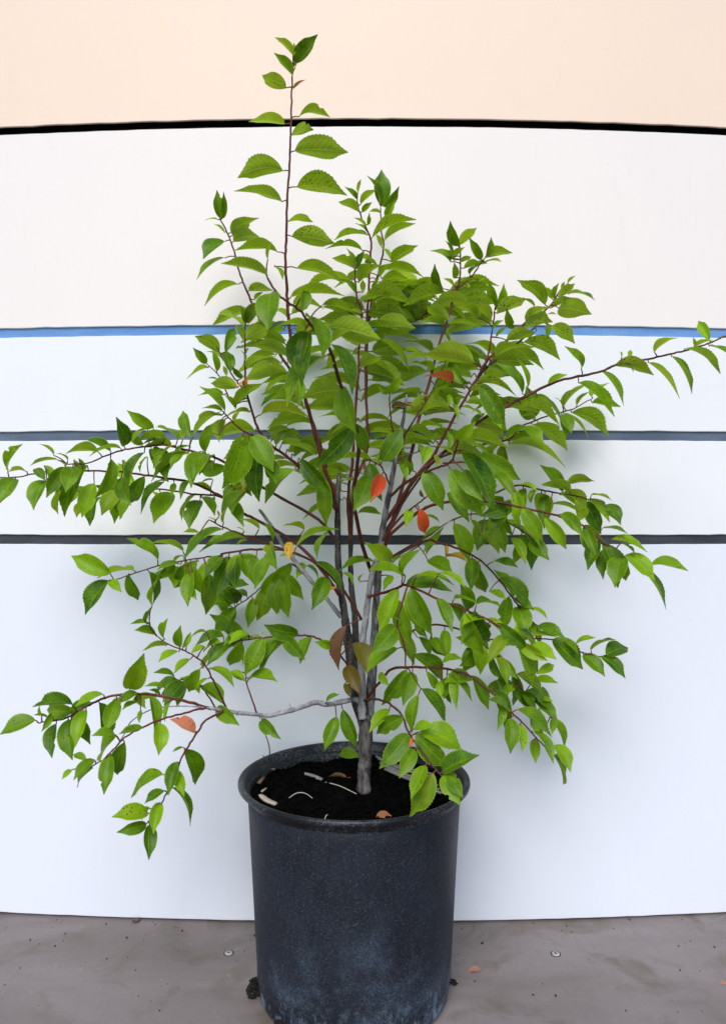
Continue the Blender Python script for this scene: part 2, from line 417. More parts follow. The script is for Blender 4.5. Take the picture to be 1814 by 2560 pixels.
# ------------------------------------------------------------------ crops of the photograph (origin x, origin y, photo px per crop px)
CR = {'A': (400, 50, .36946), 'B': (800, 400, .36946), 'C': (400, 600, .36946), 'D': (900, 700, .36946), 'E': (1300, 650, .3165),
      'F': (0, 950, .36946), 'G': (500, 1100, .36946), 'H': (1000, 1100, .46182), 'I': (0, 1500, .40025), 'J': (550, 1500, .30788),
      'K': (850, 1500, .36946), 'L': (550, 1850, .43103), 'M': (750, 900, .2463), 'N': (600, 750, .2463), 'S': (0, 0, 1.0)}
def px(c, x, y):
    ox, oy, k = CR[c]; return ox + x * k, oy + y * k

# ------------------------------------------------------------------ the shrub: stems and branches
# name, part name, bark, radius at start / end (mm), depth offsets along it (m, + towards the wall), path
BR = [
 ('TR', 'trunk', 'bark_trunk', 11.0, 12.5, [0, 0, 0], 'J 1165,1560 1168,1400 1176,1280 1182,1060 1165,930'),
 ('S1', 'stem', 'bark_grey', 6.8, 4.6, [-.012, -.03, -.04], 'J 1155,960 1150,850 1155,700 1145,450 1180,150 G 1120,1200 1140,1050 1165,900 1195,800'),
 ('S2', 'stem', 'bark_mix', 9.0, 2.2, [.01, .0, -.05, -.08], 'J 1205,990 1215,850 1240,500 1260,200 G 1190,1100 1215,800 1235,600 1265,430 1300,250 1345,0 D 290,950 315,775'),
 ('S3', 'stem', 'bark_dark', 9.0, 4.2, [.0, .01, .03], 'J 1155,960 1095,790 1060,500 1020,200 G 975,1170 950,1000 935,850 930,600 930,400 942,225'),
 ('S4', 'stem', 'bark_dark', 7.2, 3.0, [.02, .04, .05], 'J 1170,940 1115,700 1100,350 G 1050,1250 1030,1050 1018,900 1020,600 1030,450 1040,290'),
 ('S5', 'branch', 'bark_grey', 4.2, 3.0, [.01, .04, .06], 'G 958,1200 900,1130 830,1040 740,940 640,820 560,710 490,590 400,470'),
 ('LB', 'branch', 'bark_grey', 5.0, 2.6, [-.01, -.06, -.10, -.125], 'J 1150,840 1090,808 980,830 860,850 790,830 690,860 600,890 500,915 400,940 300,930 150,915 I 1510,710 1400,690 1300,675'),
 ('LBr', 'branch', 'bark_red', 2.6, 1.1, [-.123, -.15, -.18], 'I 1320,680 1240,655 1150,630 1000,600 850,585 700,600 600,635 500,690 420,735 320,755 240,768'),
 # upright shoots
 ('U1', 'branch', 'bark_red', 3.6, 1.3, [.03, .0, -.03, -.05, -.05], 'G 930,400 860,240 C 1075,1420 1010,1180 960,1000 900,800 880,620 865,480 855,300 848,120 855,0 A 855,1300 868,1100 880,900 885,700 890,520 895,370'),
 ('U2', 'branch', 'bark_brown', 3.3, 1.2, [.04, .06, .09, .12], 'G 935,500 880,330 C 1100,1440 1040,1260 985,1080 900,910 800,760 720,620 650,490 590,350 545,240 510,110 475,0 A 435,1400 405,1340'),
 ('U3', 'branch', 'bark_red', 3.2, 1.2, [.02, -.02, -.06, -.08], 'G 925,480 780,270 C 950,1540 850,1460 740,1380 670,1290 620,1150 580,1000 575,870 573,700 580,550'),
 ('U4', 'branch', 'bark_red', 1.6, .9, [-.05, -.02, .0], 'C 590,1070 500,1090 455,1040 400,920 320,840'),
 ('U4b', 'branch', 'bark_red', 1.6, .9, [-.07, -.08], 'C 575,1010 530,970 470,880 410,770 385,720'),
 ('U3b', 'branch', 'bark_red', 2.2, 1.0, [-.01, -.08, -.11], 'C 860,1465 720,1370 620,1320 560,1290 490,1230 430,1165'),
 ('U5', 'branch', 'bark_red', 3.4, 1.4, [.0, -.10, -.22, -.28, -.31], 'G 1195,1000 1100,720 1040,400 C 1340,1480 1330,1300 1260,1090 1230,1000 1190,880 1160,770 1130,700 1060,620 990,540 960,490 880,430 800,370 720,240'),
 ('U6', 'branch', 'bark_red', 3.0, 1.2, [.03, .02, .03, .03], 'G 1015,640 1030,330 C 1400,1420 1395,1100 1390,750 1405,420 B 340,660 345,560 320,480 275,380 250,280'),
 ('U6b', 'branch', 'bark_brown', 2.6, 1.1, [.05, .12, .13], 'C 1395,1000 1405,600 B 360,900 410,700 430,580 415,480 408,310'),
 ('U7', 'branch', 'bark_red', 3.0, 1.2, [.03, .0, -.02, -.03], 'G 1020,700 1000,420 C 1300,1500 1310,1300 1335,970 1350,650 1362,490 B 255,960 240,850 235,720'),
 ('U8', 'branch', 'bark_red', 3.3, 1.2, [-.02, .0, .03, .04], 'G 1225,800 D 300,1350 350,1150 400,930 450,750 490,600 540,420 600,230 650,50 B 935,850 950,700 945,600'),
 ('U8s', 'branch', 'bark_red', 1.8, .9, [.035, .03], 'B 915,885 1020,790 1085,700 1125,645'),
 ('U8b', 'branch', 'bark_brown', 1.9, 1.0, [.03, .08], 'B 905,880 830,930 740,1020 650,1090'),
 ('U9', 'branch', 'bark_red', 3.4, 1.2, [-.03, -.04, -.05, -.05], 'G 1240,700 D 330,1400 430,1270 500,1180 560,1070 650,900 740,750 810,620 860,520 890,350 910,200'),
 ('U10', 'branch', 'bark_red', 2.6, 1.1, [-.045, -.03, .0], 'D 815,610 880,520 980,420 1130,280 1270,190 1360,60 E 385,190'),
 ('U10b', 'branch', 'bark_brown', 2.6, 1.4, [-.03, .03, .06], 'D 740,740 830,620 920,540 1050,440 1180,320 1220,240'),
 ('U11', 'branch', 'bark_red', 3.2, 1.1, [-.04, -.04, -.05, -.07, -.08], 'G 1245,560 D 400,1310 560,1170 690,1050 830,940 1000,850 1150,770 1320,690 E 450,920 640,880 750,830 970,790 1150,750 1300,715 1480,660 1600,605 1700,570'),
 ('UB', 'branch', 'bark_brown', 2.4, 1.0, [.02, .11, .15], 'G 1250,620 D 480,1250 760,1130 1000,1080 E 0,1320 190,1240 340,1200 440,1165 570,1090'),
 ('T1', 'twig', 'bark_brown', 1.8, 1.0, [-.07, -.10], 'M 1010,930 985,890 935,700 910,500 905,340'),
 ('T2', 'twig', 'bark_red', 1.6, .9, [-.06, -.12], 'M 905,1260 890,1220 830,1090 790,1060 700,1015'),
 ('T3', 'twig', 'bark_brown', 2.4, 1.0, [-.06, -.05, -.05], 'M 1010,960 1060,760 1110,690 1200,530 1330,330 1480,0'),
 ('T4', 'twig', 'bark_trunk', 1.3, .9, [-.06, -.10], 'M 990,1020 1080,970 1200,930'),
 ('R1', 'branch', 'bark_red', 2.6, 1.2, [-.05, -.12, -.19], 'M 905,1390 1080,1240 1240,1150 1400,1090 1530,1030 D 640,1165 665,1085'),
 ('R1b', 'twig', 'bark_red', 1.5, .9, [-.12, -.16], 'D 560,1240 680,1230 800,1230 900,1160'),
 ('RR', 'twig', 'bark_red', 2.2, 1.0, [-.05, -.12], 'G 1235,680 M 1000,1620 1100,1530 1200,1450 1295,1375'),
 # left side
 ('L1', 'branch', 'bark_red', 2.9, 1.0, [.02, .02, -.02, -.05], 'G 930,700 800,540 560,400 330,260 F 1500,545 1400,510 1250,470 1100,440 960,455 850,470 720,510 600,560 455,570'),
 ('L2', 'branch', 'bark_red', 3.0, 1.0, [.0, .03, .02, .0], 'G 940,1050 760,800 560,640 340,520 F 1624,890 1520,800 1400,740 1280,690 1100,660 950,640 800,620 600,615 480,610 340,620 230,635 130,655 -20,662'),
 ('L3', 'branch', 'bark_red', 2.0, .9, [.03, .08, .10], 'F 1540,815 1450,780 1300,770 1080,740 900,740 700,760 510,750'),
 ('L4', 'branch', 'bark_brown', 2.2, 1.0, [-.05, -.02, -.01, -.03], 'G 690,785 560,745 410,740 300,745 150,770 F 1500,1190 1380,1200 1230,1225 1100,1250 920,1305 770,1355'),
 ('L5', 'branch', 'bark_red', 2.6, 1.1, [-.03, -.09, -.13], 'G 1090,1215 980,1030 860,900 770,830 680,780 560,740 440,695 310,650 180,600 60,540'),
 ('L6', 'branch', 'bark_brown', 2.0, .9, [.05, .12, .14], 'G 745,945 620,840 530,900 430,980 340,1060 240,1130 170,1200'),
 ('L7', 'branch', 'bark_red', 2.2, 1.0, [-.01, -.05, -.06], 'J 1150,790 1130,720 1050,560 960,430 860,350 760,300 640,285 500,295 380,305 240,320 100,340 I 1450,265 1330,300'),
 ('L8', 'branch', 'bark_red', 1.9, .9, [-.12, -.13, -.14], 'I 1420,690 1380,600 1330,500 1290,420 1230,360 1140,310 1050,275 980,225'),
 ('L8b', 'twig', 'bark_red', 1.2, .8, [-.14, -.15], 'I 980,225 945,180 930,120'),
 ('L9', 'branch', 'bark_brown', 1.6, .9, [-.115, -.06], 'I 1345,672 1290,580 1250,530 1180,510 1110,500 1030,560'),
 ('L10', 'twig', 'bark_red', 1.6, .9, [-.09, -.05], 'J 300,920 240,750 210,650 215,590'),
 ('L11', 'branch', 'bark_red', 2.0, 1.0, [-.13, -.19, -.22], 'I 1290,675 1230,685 1100,720 980,755 880,800 780,860 720,920 640,1000 560,1050'),
 ('L12', 'branch', 'bark_red', 2.0, .9, [-.125, -.18, -.20], 'I 1400,690 1290,750 1230,830 1180,910 1140,970 1110,1060 1070,1160 1030,1230 1000,1290 930,1380'),
 ('L13', 'twig', 'bark_grey', 1.3, .7, [-.13, -.15], 'I 1310,675 1150,662 1000,672 920,695 820,760 770,850 700,950'),
 ('DT', 'twig', 'bark_red', .9, .5, [-.07, -.05], 'J 322,935 325,965'),
 # right side
 ('R2', 'branch', 'bark_red', 3.0, 1.1, [-.02, -.05, -.06, -.08], 'G 1230,800 1290,640 H 100,390 200,345 380,330 540,340 680,370 850,410 1000,470 1100,560 1200,620 1280,690 1320,730'),
 ('R3', 'branch', 'bark_brown', 2.2, 1.0, [-.03, .05, .08], 'H 380,330 500,290 640,245 760,270 870,290 980,310 1080,350'),
 ('R2b', 'branch', 'bark_brown', 2.0, 1.0, [.0, .10, .12], 'G 1230,830 H 180,500 270,440 400,400 540,430 640,480 720,540'),
 ('RD', 'twig', 'bark_grey', 1.9, 1.1, [.0, .05], 'G 1225,860 H 90,580 180,510 280,430'),
 ('R4', 'branch', 'bark_red', 2.4, 1.1, [.0, .05, .06], 'G 1225,840 H 130,548 200,555 320,590 430,650 520,740 590,830 640,900 690,960 730,1000'),
 ('R5', 'branch', 'bark_red', 2.6, 1.1, [-.04, -.14, -.16, -.14], 'G 1135,1060 1240,1035 1340,1000 H 40,785 180,850 300,900 400,940 520,1000 620,1080 690,1120 740,1180'),
 ('R5b', 'branch', 'bark_red', 1.8, .9, [.0, .04, .0], 'H 420,1070 480,1080 620,1080 760,1075 880,1090 960,1140 1080,1175 1120,1190'),
 ('R6', 'branch', 'bark_brown', 2.2, 1.0, [.01, .06, .10], 'G 1190,1350 K 330,290 600,170 850,215 1000,330 1100,400 1160,460 1210,580 1320,690 1420,790'),
 ('R7', 'branch', 'bark_red', 2.6, 1.0, [-.0, -.07, -.12, -.14], 'J 1180,830 K 200,640 280,540 340,470 440,455 560,455 680,460 790,485 890,520 960,575 1040,640 1160,760 1250,850 1350,960 1430,1030'),
 ('R8', 'twig', 'bark_red', 1.6, .9, [-.13, -.14, -.11], 'H 40,790 K 385,150 420,260 440,360 445,450 475,485 545,600'),
 ('R9', 'branch', 'bark_brown', 2.3, 1.0, [-.02, -.12, -.17, -.20], 'J 1165,815 1270,805 1370,840 1470,930 1530,1080 K 520,980 580,1060 640,1140 685,1190'),
]
SH = Vector(((909 - 907) / FOC * TRUNK_Y, TRUNK_Y, SOIL_Z - 0.012))
shrub = empty('potted_shrub', SH)
tag(shrub, 'multi stemmed shrub with arching red twigs and toothed green leaves growing from the pot', 'shrub')

branch = {}
def lerp_list(ls, t):
    f = t * (len(ls) - 1); i = min(int(f), len(ls) - 2); f -= i
    return ls[i] * (1 - f) + ls[i + 1] * f
for bi, (key, pname, bark, r0, r1, deps, path) in enumerate(BR):
    pts, crop = [], 'S'
    for tok in path.split():
        if tok.isalpha(): crop = tok; continue
        x, y = tok.split(','); pts.append(px(crop, float(x), float(y)))
    ln = [0]
    for a, b in zip(pts, pts[1:]): ln.append(ln[-1] + math.hypot(b[0] - a[0], b[1] - a[1]))
    P3 = []
    for (x, y), l in zip(pts, ln):
        Y = min(TRUNK_Y + lerp_list(deps, l / ln[-1]), WALL_Y - 0.022)
        P3.append(at(x, y, Y))
    sm = catmull(P3, 5)
    n = len(sm)
    rnd = random.Random(bi)
    old = bark in ('bark_trunk', 'bark_dark', 'bark_grey', 'bark_mix')
    if not old:         # slight zigzag at the nodes
        for i in range(1, n - 1): sm[i] = sm[i] + Vector((rnd.uniform(-1, 1), rnd.uniform(-1, 1), rnd.uniform(-1, 1))) * 0.0007
    rad = []
    for i in range(n):
        t_ = i / (n - 1)
        r = (r0 + (r1 - r0) * t_) / 1000.0
        r *= 1 + (0.10 if old else 0.06) * math.sin(i * 1.9 + bi) * (1 if i % 3 == 0 else 0.3)
        if key == 'TR': r *= 1 + 0.25 * max(0, 1 - t_ * 7)
        if i == n - 1: r *= 0.55
        rad.append(r)
    base = sm[0]
    V, F = tube([p - base for p in sm], rad, 12 if r0 > 6 else 8 if r0 > 2.5 else 6, 0.28 if old else 0.12, bi * 1.3)
    o = obj(pname, V, F, M[bark], shrub, base - SH)
    branch[key] = (o, base, sm)
for key, lab in (('S1', 'smooth silver grey stem'), ('S3', 'blackish rough stem'), ('S5', 'bare dead grey branch'),
                 ('LB', 'long grey low branch'), ('S2', 'thick grey stem with broken top')):
    branch[key][0]['label'] = lab

# broken spurs on the dead wood
for (c, x0, y0, x1, y1, Y, r, key) in (('J', 590, 870, 572, 812, -.08, 1.0, 'LB'), ('J', 108, 930, 112, 960, -.11, .9, 'LB'), ('I', 1460, 712, 1458, 735, -.1, .8, 'LB'),
                                  ('G', 690, 620, 672, 525, .05, 1.6, 'S3'), ('G', 715, 600, 708, 540, .05, 1.6, 'S3')):
    if key == 'S3': continue
    a = at(*px(c, x0, y0), TRUNK_Y + Y); b = at(*px(c, x1, y1), TRUNK_Y + Y)
    o, base, sm = branch[key]
    q = min(sm, key=lambda p: (p - a).length)
    V, F = tube([q - base, (q + b - a) - base], [r / 1000, r / 2500], 5)
    obj('spur', V, F, M['bark_grey'], o)

# ------------------------------------------------------------------ leaves: branch, crop, then "base_x base_y tip_x tip_y[flags]"
# flags: f = blade turned to the viewer, k = plain hanging, n = narrow, R P O Y B G = leaf colour
LV = [
 ('U1', 'A', '895,375,770,222f 900,240,775,117 910,285,1068,97f 905,240,905,150n 915,322,968,235n 855,460,690,375 905,462,988,404On 845,705,598,690 940,655,1150,660 880,795,1040,745 910,885,1272,896 832,1020,525,1070 825,1230,498,1160 925,1130,1265,1190 860,1370,1036,1370 890,1465,1182,1512 795,1570,503,1562'),
 ('U1', 'C', '925,190,1242,300 770,180,830,270 900,440,1110,470 890,500,1010,440 870,540,740,470'),
 ('U2', 'A', '415,1345,385,1150f 422,1345,430,1160nf 390,1352,298,1360n 437,1437,360,1380n 480,1440,605,1355 490,1462,675,1340 495,1500,670,1465 440,1497,293,1620'),
 ('U2', 'C', '440,120,248,270 530,300,300,450 600,345,772,345 605,480,355,577 640,405,700,350 830,768,525,728 900,930,690,1055 905,985,790,1035 895,1060,680,1130 975,1215,725,1275 1015,1240,840,1270 785,1390,912,1268 660,545,760,600 720,660,640,690 760,700,860,680'),
 ('U3', 'C', '575,560,545,440f 583,555,605,435n 590,560,700,405f 565,600,400,505 570,690,505,570 580,670,722,590 575,740,510,735 572,820,540,740 585,760,600,730 585,870,792,790 565,992,592,925Of 520,1110,702,970 605,1165,445,1200 685,1180,1010,1200 560,960,530,1000O'),
 ('U4', 'C', '315,835,222,728f 325,865,178,945 385,890,355,740f 450,920,432,850 390,945,320,935n 430,1050,255,1055 510,1145,435,1045f 500,1130,560,1040'),
 ('U4b', 'C', '400,760,235,650 425,815,310,755 475,890,450,745f 440,760,505,597f 525,1000,345,970 560,930,485,855f'),
 ('U3b', 'C', '440,1160,265,990f 415,1190,253,1240 425,1160,280,1140 420,1210,402,1370 440,1210,430,1360 500,1230,540,1160 555,1330,420,1683f 625,1320,768,1570f 700,1470,785,1660f 390,1320,298,1325n 600,1340,560,1520'),
 ('U5', 'C', '730,240,410,160 730,130,762,5n 750,360,730,612f 880,390,1250,380 985,345,965,480f 985,510,1100,812f 985,592,735,612 980,610,930,925f 1010,620,960,1000n 1140,590,1490,672 1110,790,860,1132 1150,705,1300,1052f 920,930,932,1132n 1240,990,1330,1312f 1315,1240,1385,1442f 1230,1030,960,1070 1300,1270,1060,1530f 1160,690,1300,605 1180,840,1110,830n'),
 ('U7', 'B', '230,735,80,665 230,740,175,595n 245,735,300,610f 262,830,415,712 240,900,160,805f 290,895,290,810 275,960,350,900 10,985,225,1035 350,1020,360,930f 280,1040,200,1010 262,1260,150,1200 258,1400,420,1340'),
 ('U6', 'B', '250,270,165,180f 255,220,277,128n 275,300,378,200 260,350,122,285 285,350,352,285f 320,440,332,355f 310,480,235,430 310,450,225,390n 320,510,95,545 350,530,652,405 285,612,30,605 340,690,250,640 370,1130,645,1140 340,1020,577,1050 640,1095,390,1090 380,940,480,890 370,900,402,790f 400,790,468,700 410,830,582,795 440,740,705,800 300,690,392,720 300,1270,210,1330 410,1215,607,1442 220,1310,512,1470 310,1180,450,1260'),
 ('U6b', 'B', '415,312,415,65f 400,300,315,105f 415,310,535,175f 445,390,510,265f 410,360,330,350 435,545,645,430 415,590,375,500 480,690,662,578 420,600,480,680 420,862,600,800'),
 ('U8b', 'B', '655,1090,470,865f 840,1120,650,1110 720,1100,600,1060'),
 ('U8', 'B', '940,580,880,410f 940,575,1060,460 930,580,870,510 890,670,845,545f 900,680,980,590 880,690,740,615 895,660,835,610 905,800,905,690f 945,690,1022,655 970,735,1088,690 830,872,775,700f 900,850,830,800 980,830,1065,820 845,900,558,990 1000,970,745,985 1060,1070,910,990 870,1110,1102,1145 870,1130,895,1242f 865,1090,720,990 1040,1370,692,1325 580,1290,722,1360 760,1440,600,1380 965,1520,872,1360f 895,1510,690,1470R'),
 ('U8s', 'B', '1010,775,1130,700 1110,700,1228,690 1120,650,1155,520f 1125,660,1302,630 1090,670,1005,520f 1070,830,1132,795 1010,870,980,830'),
 ('U8', 'D', '465,785,715,770 400,915,565,855 410,990,570,1010 330,1015,535,1120 295,1090,490,1090 380,1020,280,1080 440,860,370,800'),
 ('U9', 'B', '1190,1010,1130,910f 1195,1000,1240,835f 1190,960,1140,820f 1150,1090,1015,970 1195,1040,1392,940 1310,1140,1260,1000f 1165,1160,1240,1085f 1190,1200,1262,1130 1105,1345,890,1240 1160,1090,1065,1055'),
 ('U9', 'D', '800,700,1057,790 820,700,985,1012f 600,850,600,770 640,860,692,780f 620,840,662,955f 720,830,860,850 690,860,830,930 790,700,930,660 740,750,862,730 860,830,900,890 520,1130,640,1190 560,1060,450,1100'),
 ('U10', 'E', '40,480,232,370 30,520,257,492 240,382,417,300 0,590,102,572 270,310,305,180f 300,290,432,185 250,310,163,215 330,230,350,170 372,185,437,123 380,270,592,325 300,380,562,430 200,440,290,430n 195,355,-30,160 110,370,-12,300'),
 ('U9', 'B', '1260,1220,1442,1165 1180,1330,1382,1270'),
 ('U10b', 'E', '245,520,430,662 215,510,216,630n 20,650,312,792 130,560,60,640'),
 ('U11', 'D', '1095,770,915,560f 1130,730,1045,510 990,1080,1142,990f 1010,1090,1236,1100 860,930,960,1010 760,1000,840,900'),
 ('U11', 'E', '480,860,345,680f 215,985,372,905f 745,830,1052,912 800,762,790,720n 860,790,865,710f 870,835,890,887n 1055,730,1247,615 1005,810,1257,1102 1190,760,1352,1062 1290,700,1577,902 1490,640,1405,480f 1370,690,1545,640 1490,680,1690,800 640,880,815,1157 455,970,742,1242 130,1080,327,1290 0,1130,307,1305 1370,680,1360,610 1580,625,1592,590n 1640,640,1720,780'),
 ('UB', 'E', '340,1165,580,960 340,1160,490,1010 445,1150,545,1040 560,1080,712,970 565,1130,792,1160 340,1210,542,1412 400,1205,692,1390 330,1220,402,1370 120,1260,0,1240 100,1300,372,1507 0,1330,187,1452 330,1150,270,1090'),
 ('R1', 'D', '665,1110,870,1185 680,1075,1002,1140 645,1080,780,955f 790,965,960,1010 600,1140,590,1020f 690,1170,900,1562f 800,1190,1082,1352f 610,1280,830,1602f 910,1310,1042,1472f 430,1290,560,1560f 590,1440,738,1640f 700,1290,832,1500f 1005,1110,1390,1272 520,1260,500,1180'),
 ('T4', 'D', '470,1130,415,1250f 395,1110,420,1220n'),
 ('T1', 'M', '905,330,785,250f 915,330,1017,168f 830,1030,1042,690f 950,760,705,735'),
 ('T2', 'M', '720,1010,168,1090 810,1060,600,1030 825,1165,710,1450Rf 700,1050,830,1430f 690,1180,540,1535f 640,1040,660,1130B'),
 ('S2', 'M', '930,490,1170,485B 1010,1060,1075,1220 1060,1010,1110,1170f 580,1560,830,1570f'),
 ('RR', 'G', '1480,465,1521,632Rf 1510,385,1490,330Bf 1420,470,1390,590 1500,520,1620,560'),
 ('L2', 'F', '55,605,158,433f 185,630,60,622 110,670,-12,850 300,580,335,702f 240,600,312,682 320,680,230,882 440,590,415,762n 500,540,495,682f 535,530,530,650f 595,575,440,927 430,740,397,912 750,560,786,682 830,540,846,600n 820,660,890,850f 980,650,892,832f 1000,520,950,632 1110,690,955,912 1140,690,1028,702 1180,700,1165,782 1285,680,1220,812f 1450,790,1452,836 720,690,792,750 640,700,555,932'),
 ('L1', 'F', '750,530,642,802f 365,510,265,432 390,540,203,582 460,545,380,495 670,490,443,502 820,465,603,520 440,580,388,550 1040,320,858,205f 1000,330,885,432 1120,390,903,440 1090,410,945,447 1205,400,1050,318 1295,390,1240,208f 1240,400,1230,330 1180,440,1090,532 1290,450,1170,502 1270,500,1150,612 1060,450,1040,602f 1390,490,1480,268f 1310,385,1502,212 1280,490,1025,692 980,490,870,752f 1400,500,1300,682 1450,560,1308,672 1360,480,1440,620'),
 ('L3', 'F', '415,745,333,775 550,762,470,840 820,752,688,917 940,760,813,947 560,830,520,932 1170,765,1040,972 1335,770,1230,962 1352,815,1280,1012 1090,800,1112,912 1430,760,1290,700 690,790,640,860'),
 ('L4', 'F', '750,1310,483,1190f 910,1290,658,1345 735,1355,578,1590 740,1360,826,1437 870,1310,936,1490f 1010,1298,1030,1530f 1122,1290,1030,1532 1030,1530,1000,1622n 1070,1220,855,1070f 1240,1160,1013,1105 1225,1250,1060,1290 1240,1190,1170,1242 1270,1250,1190,1360 1300,1300,1272,1537f 1310,1400,1332,1490 1250,1230,1372,1450f 1530,1230,1480,1470f 1400,1330,1392,1590f 1500,1200,1385,1340 1620,1180,1592,1412f 1350,1040,1240,1030'),
 ('L5', 'F', '1510,1010,1240,1225 1678,1072,1345,1170'),
 ('L5', 'G', '160,560,315,335f 110,555,45,522n 130,520,115,475Bn 400,605,268,535 490,680,430,560f 470,690,522,880f 490,780,370,1010f 600,690,602,822Y 640,785,530,790n 650,725,940,605 870,630,790,815f 770,830,962,1027f 850,930,755,1152f 925,1000,790,1095On 300,620,240,590 320,680,240,720'),
 ('L5', 'G', '705,610,560,580 990,1255,940,1560Bf'),
 ('L6', 'G', '240,1140,145,1300 360,1070,325,1272f 460,990,385,1222f 510,960,522,1182f 570,920,600,1202f 210,1120,12,1085 320,1060,138,1090 200,1010,332,980 380,800,330,900 620,840,490,960f 700,830,650,940 720,850,802,960 190,830,105,1062f 60,900,40,1182f 270,790,240,1012f'),
 ('U3', 'G', '690,130,882,352f 840,260,852,582f 640,200,440,432 640,210,780,352f 550,30,792,112 490,100,515,305f 400,90,402,420f 380,200,290,342 290,300,150,402 100,100,-5,240 90,270,-5,300 350,310,250,440Y'),
 ('U7', 'G', '1130,245,1035,480f 950,290,1062,280'),
 ('S1', 'G', '1290,820,1110,690f 1390,930,1138,880 1180,825,935,890 960,900,1035,982f 1080,960,1110,900 1370,930,1490,740f 1310,830,1380,780 1300,920,1240,1020'),
 ('R5', 'G', '1390,980,1640,970 1340,1010,1215,1302f 1340,1080,1430,1382f 1420,1010,1572,1322f 1320,1260,1155,1442f'),
 ('R8', 'G', '1335,1410,1120,1592f 1360,1250,1290,1200'),
 ('L7', 'G', '1050,1370,1130,1582Gf'),
 ('L7', 'J', '1020,540,1130,765Gf 1010,680,1060,795G 630,270,355,200f 750,300,650,522f 910,380,765,340f 920,390,1017,370 530,330,320,592 350,310,200,612f 355,420,240,542f 180,350,80,532f 230,270,70,362 160,270,30,370 330,300,370,255n 320,310,250,290'),
 ('L7', 'I', '1400,230,1210,302 1290,200,1185,240 1380,270,1270,330 1390,300,1270,432 1550,210,1430,280'),
 ('L10', 'J', '195,655,85,580 220,670,300,620 235,640,467,665'),
 ('LB', 'J', '860,830,972,768 335,975,497,1132f 995,890,1117,1202f 945,950,848,1222f'),
 ('L8b', 'I', '940,160,813,150 920,150,950,50f'),
 ('L8', 'I', '975,215,838,190 1030,245,1050,115f 1120,290,1130,155f 1140,300,1192,200f 1165,300,1195,255 1040,285,888,320 1120,325,988,390 1190,370,1085,462 1310,430,1462,547f 1250,430,1180,575f 1300,490,1230,547 1280,290,1190,340'),
 ('L9', 'I', '1095,490,958,455 1150,510,1025,662 1040,555,895,540 1225,520,1247,587 1160,560,1105,672 1005,600,930,560 1080,560,1030,640'),
 ('L10', 'I', '1435,450,1527,500'),
 ('LBr', 'I', '810,555,902,330f 650,590,468,667 460,660,203,670 225,750,0,842 265,720,262,630n 310,745,208,720 320,710,260,825f 430,745,456,1002f 540,685,470,922f 620,640,667,897f 730,630,660,832f 860,580,730,650 850,600,912,680 850,640,763,690 940,600,962,822f 880,690,870,772 1065,640,1030,762n'),
 ('L11', 'I', '895,800,740,840 730,850,628,1012 780,885,735,1092f 690,965,650,1217f 590,995,460,1127 580,1050,490,1167 450,1060,388,1122 540,1000,458,965 720,840,573,850 1000,770,990,972f'),
 ('L12', 'I', '1220,825,1060,745Pf 1150,930,1217,1157f 1145,920,1075,950n 1105,1010,1050,1222f 1110,1070,1152,1230f 1020,1090,820,1237 1025,1190,905,1272 1070,1170,1187,1417f 995,1265,960,1462f 925,1330,698,1357 915,1400,728,1452f 935,1405,930,1626f 940,1300,890,1382'),
 ('R3', 'H', '640,245,742,282 705,340,742,258f 920,280,763,240 900,240,1052,225 860,295,1012,392 1030,300,1147,332 1000,320,1132,447 1110,350,1192,462 810,350,992,410'),
 ('R2', 'H', '660,370,770,542f 780,420,897,592f 870,400,990,525f 1005,480,1065,632f 1090,480,1232,510 1140,540,1337,610 1190,560,1272,620 1090,560,1175,802 1180,600,1220,762f 1220,620,1377,762 1300,700,1437,922 1350,680,1558,710 380,430,412,530f'),
 ('R2b', 'H', '540,360,615,522f 520,440,567,612f 600,530,677,672f 700,540,806,652 660,480,752,572 440,500,532,617 290,450,370,662f 560,420,480,500 640,470,600,400'),
 ('R4', 'H', '500,660,637,690 415,665,462,825f 540,750,692,917 640,890,682,1012f 700,910,797,972 480,820,577,865 250,570,250,630Yn 245,635,367,665Y 200,560,120,620'),
 ('R5', 'H', '410,890,542,905 290,860,422,892 345,935,452,1162f 260,890,350,1042f 200,860,282,1042f 60,800,170,1052f 50,790,282,822 530,990,702,1142f 630,1090,712,1332f 85,740,292,790 150,650,282,720 210,720,352,802 400,920,482,1092f 240,1030,252,1202f 380,1080,432,1272f 165,1060,247,1172f'),
 ('R5b', 'H', '690,1070,857,1070 740,1010,892,1072 720,1120,842,1182 820,1080,987,1242 880,1090,962,1162 945,1110,1057,1070 1030,1140,1167,1080 990,1160,1107,1282 1085,1170,1217,1292 1110,1165,1232,1125'),
 ('R6', 'K', '1010,430,1072,360 1060,380,1130,582f 1190,500,1372,645 1330,500,1447,440f 1320,540,1477,565f 1180,600,1080,642 1220,630,1312,762 1230,640,1290,865f 1330,690,1467,815 1340,680,1442,690 1440,800,1430,912 1360,900,1340,870 1150,600,1130,722f 1300,300,1462,402 1300,320,1362,412 520,250,610,387f 620,260,722,382f 690,430,830,400 510,150,592,262f 400,230,500,442f'),
 ('R7', 'K', '490,370,695,552f 580,480,662,602f 680,550,690,672f 720,500,892,692f 720,520,752,702f 790,490,790,742n 890,510,1002,742f 1040,600,1120,902f 1150,800,1150,1042f 1210,840,1230,1032f 1200,740,1430,932 1300,890,1442,1112f 1450,980,1557,1167f 450,470,280,712f 490,490,425,717f 270,490,332,582'),
 ('R8', 'K', '550,600,712,842f 530,640,485,902f'),
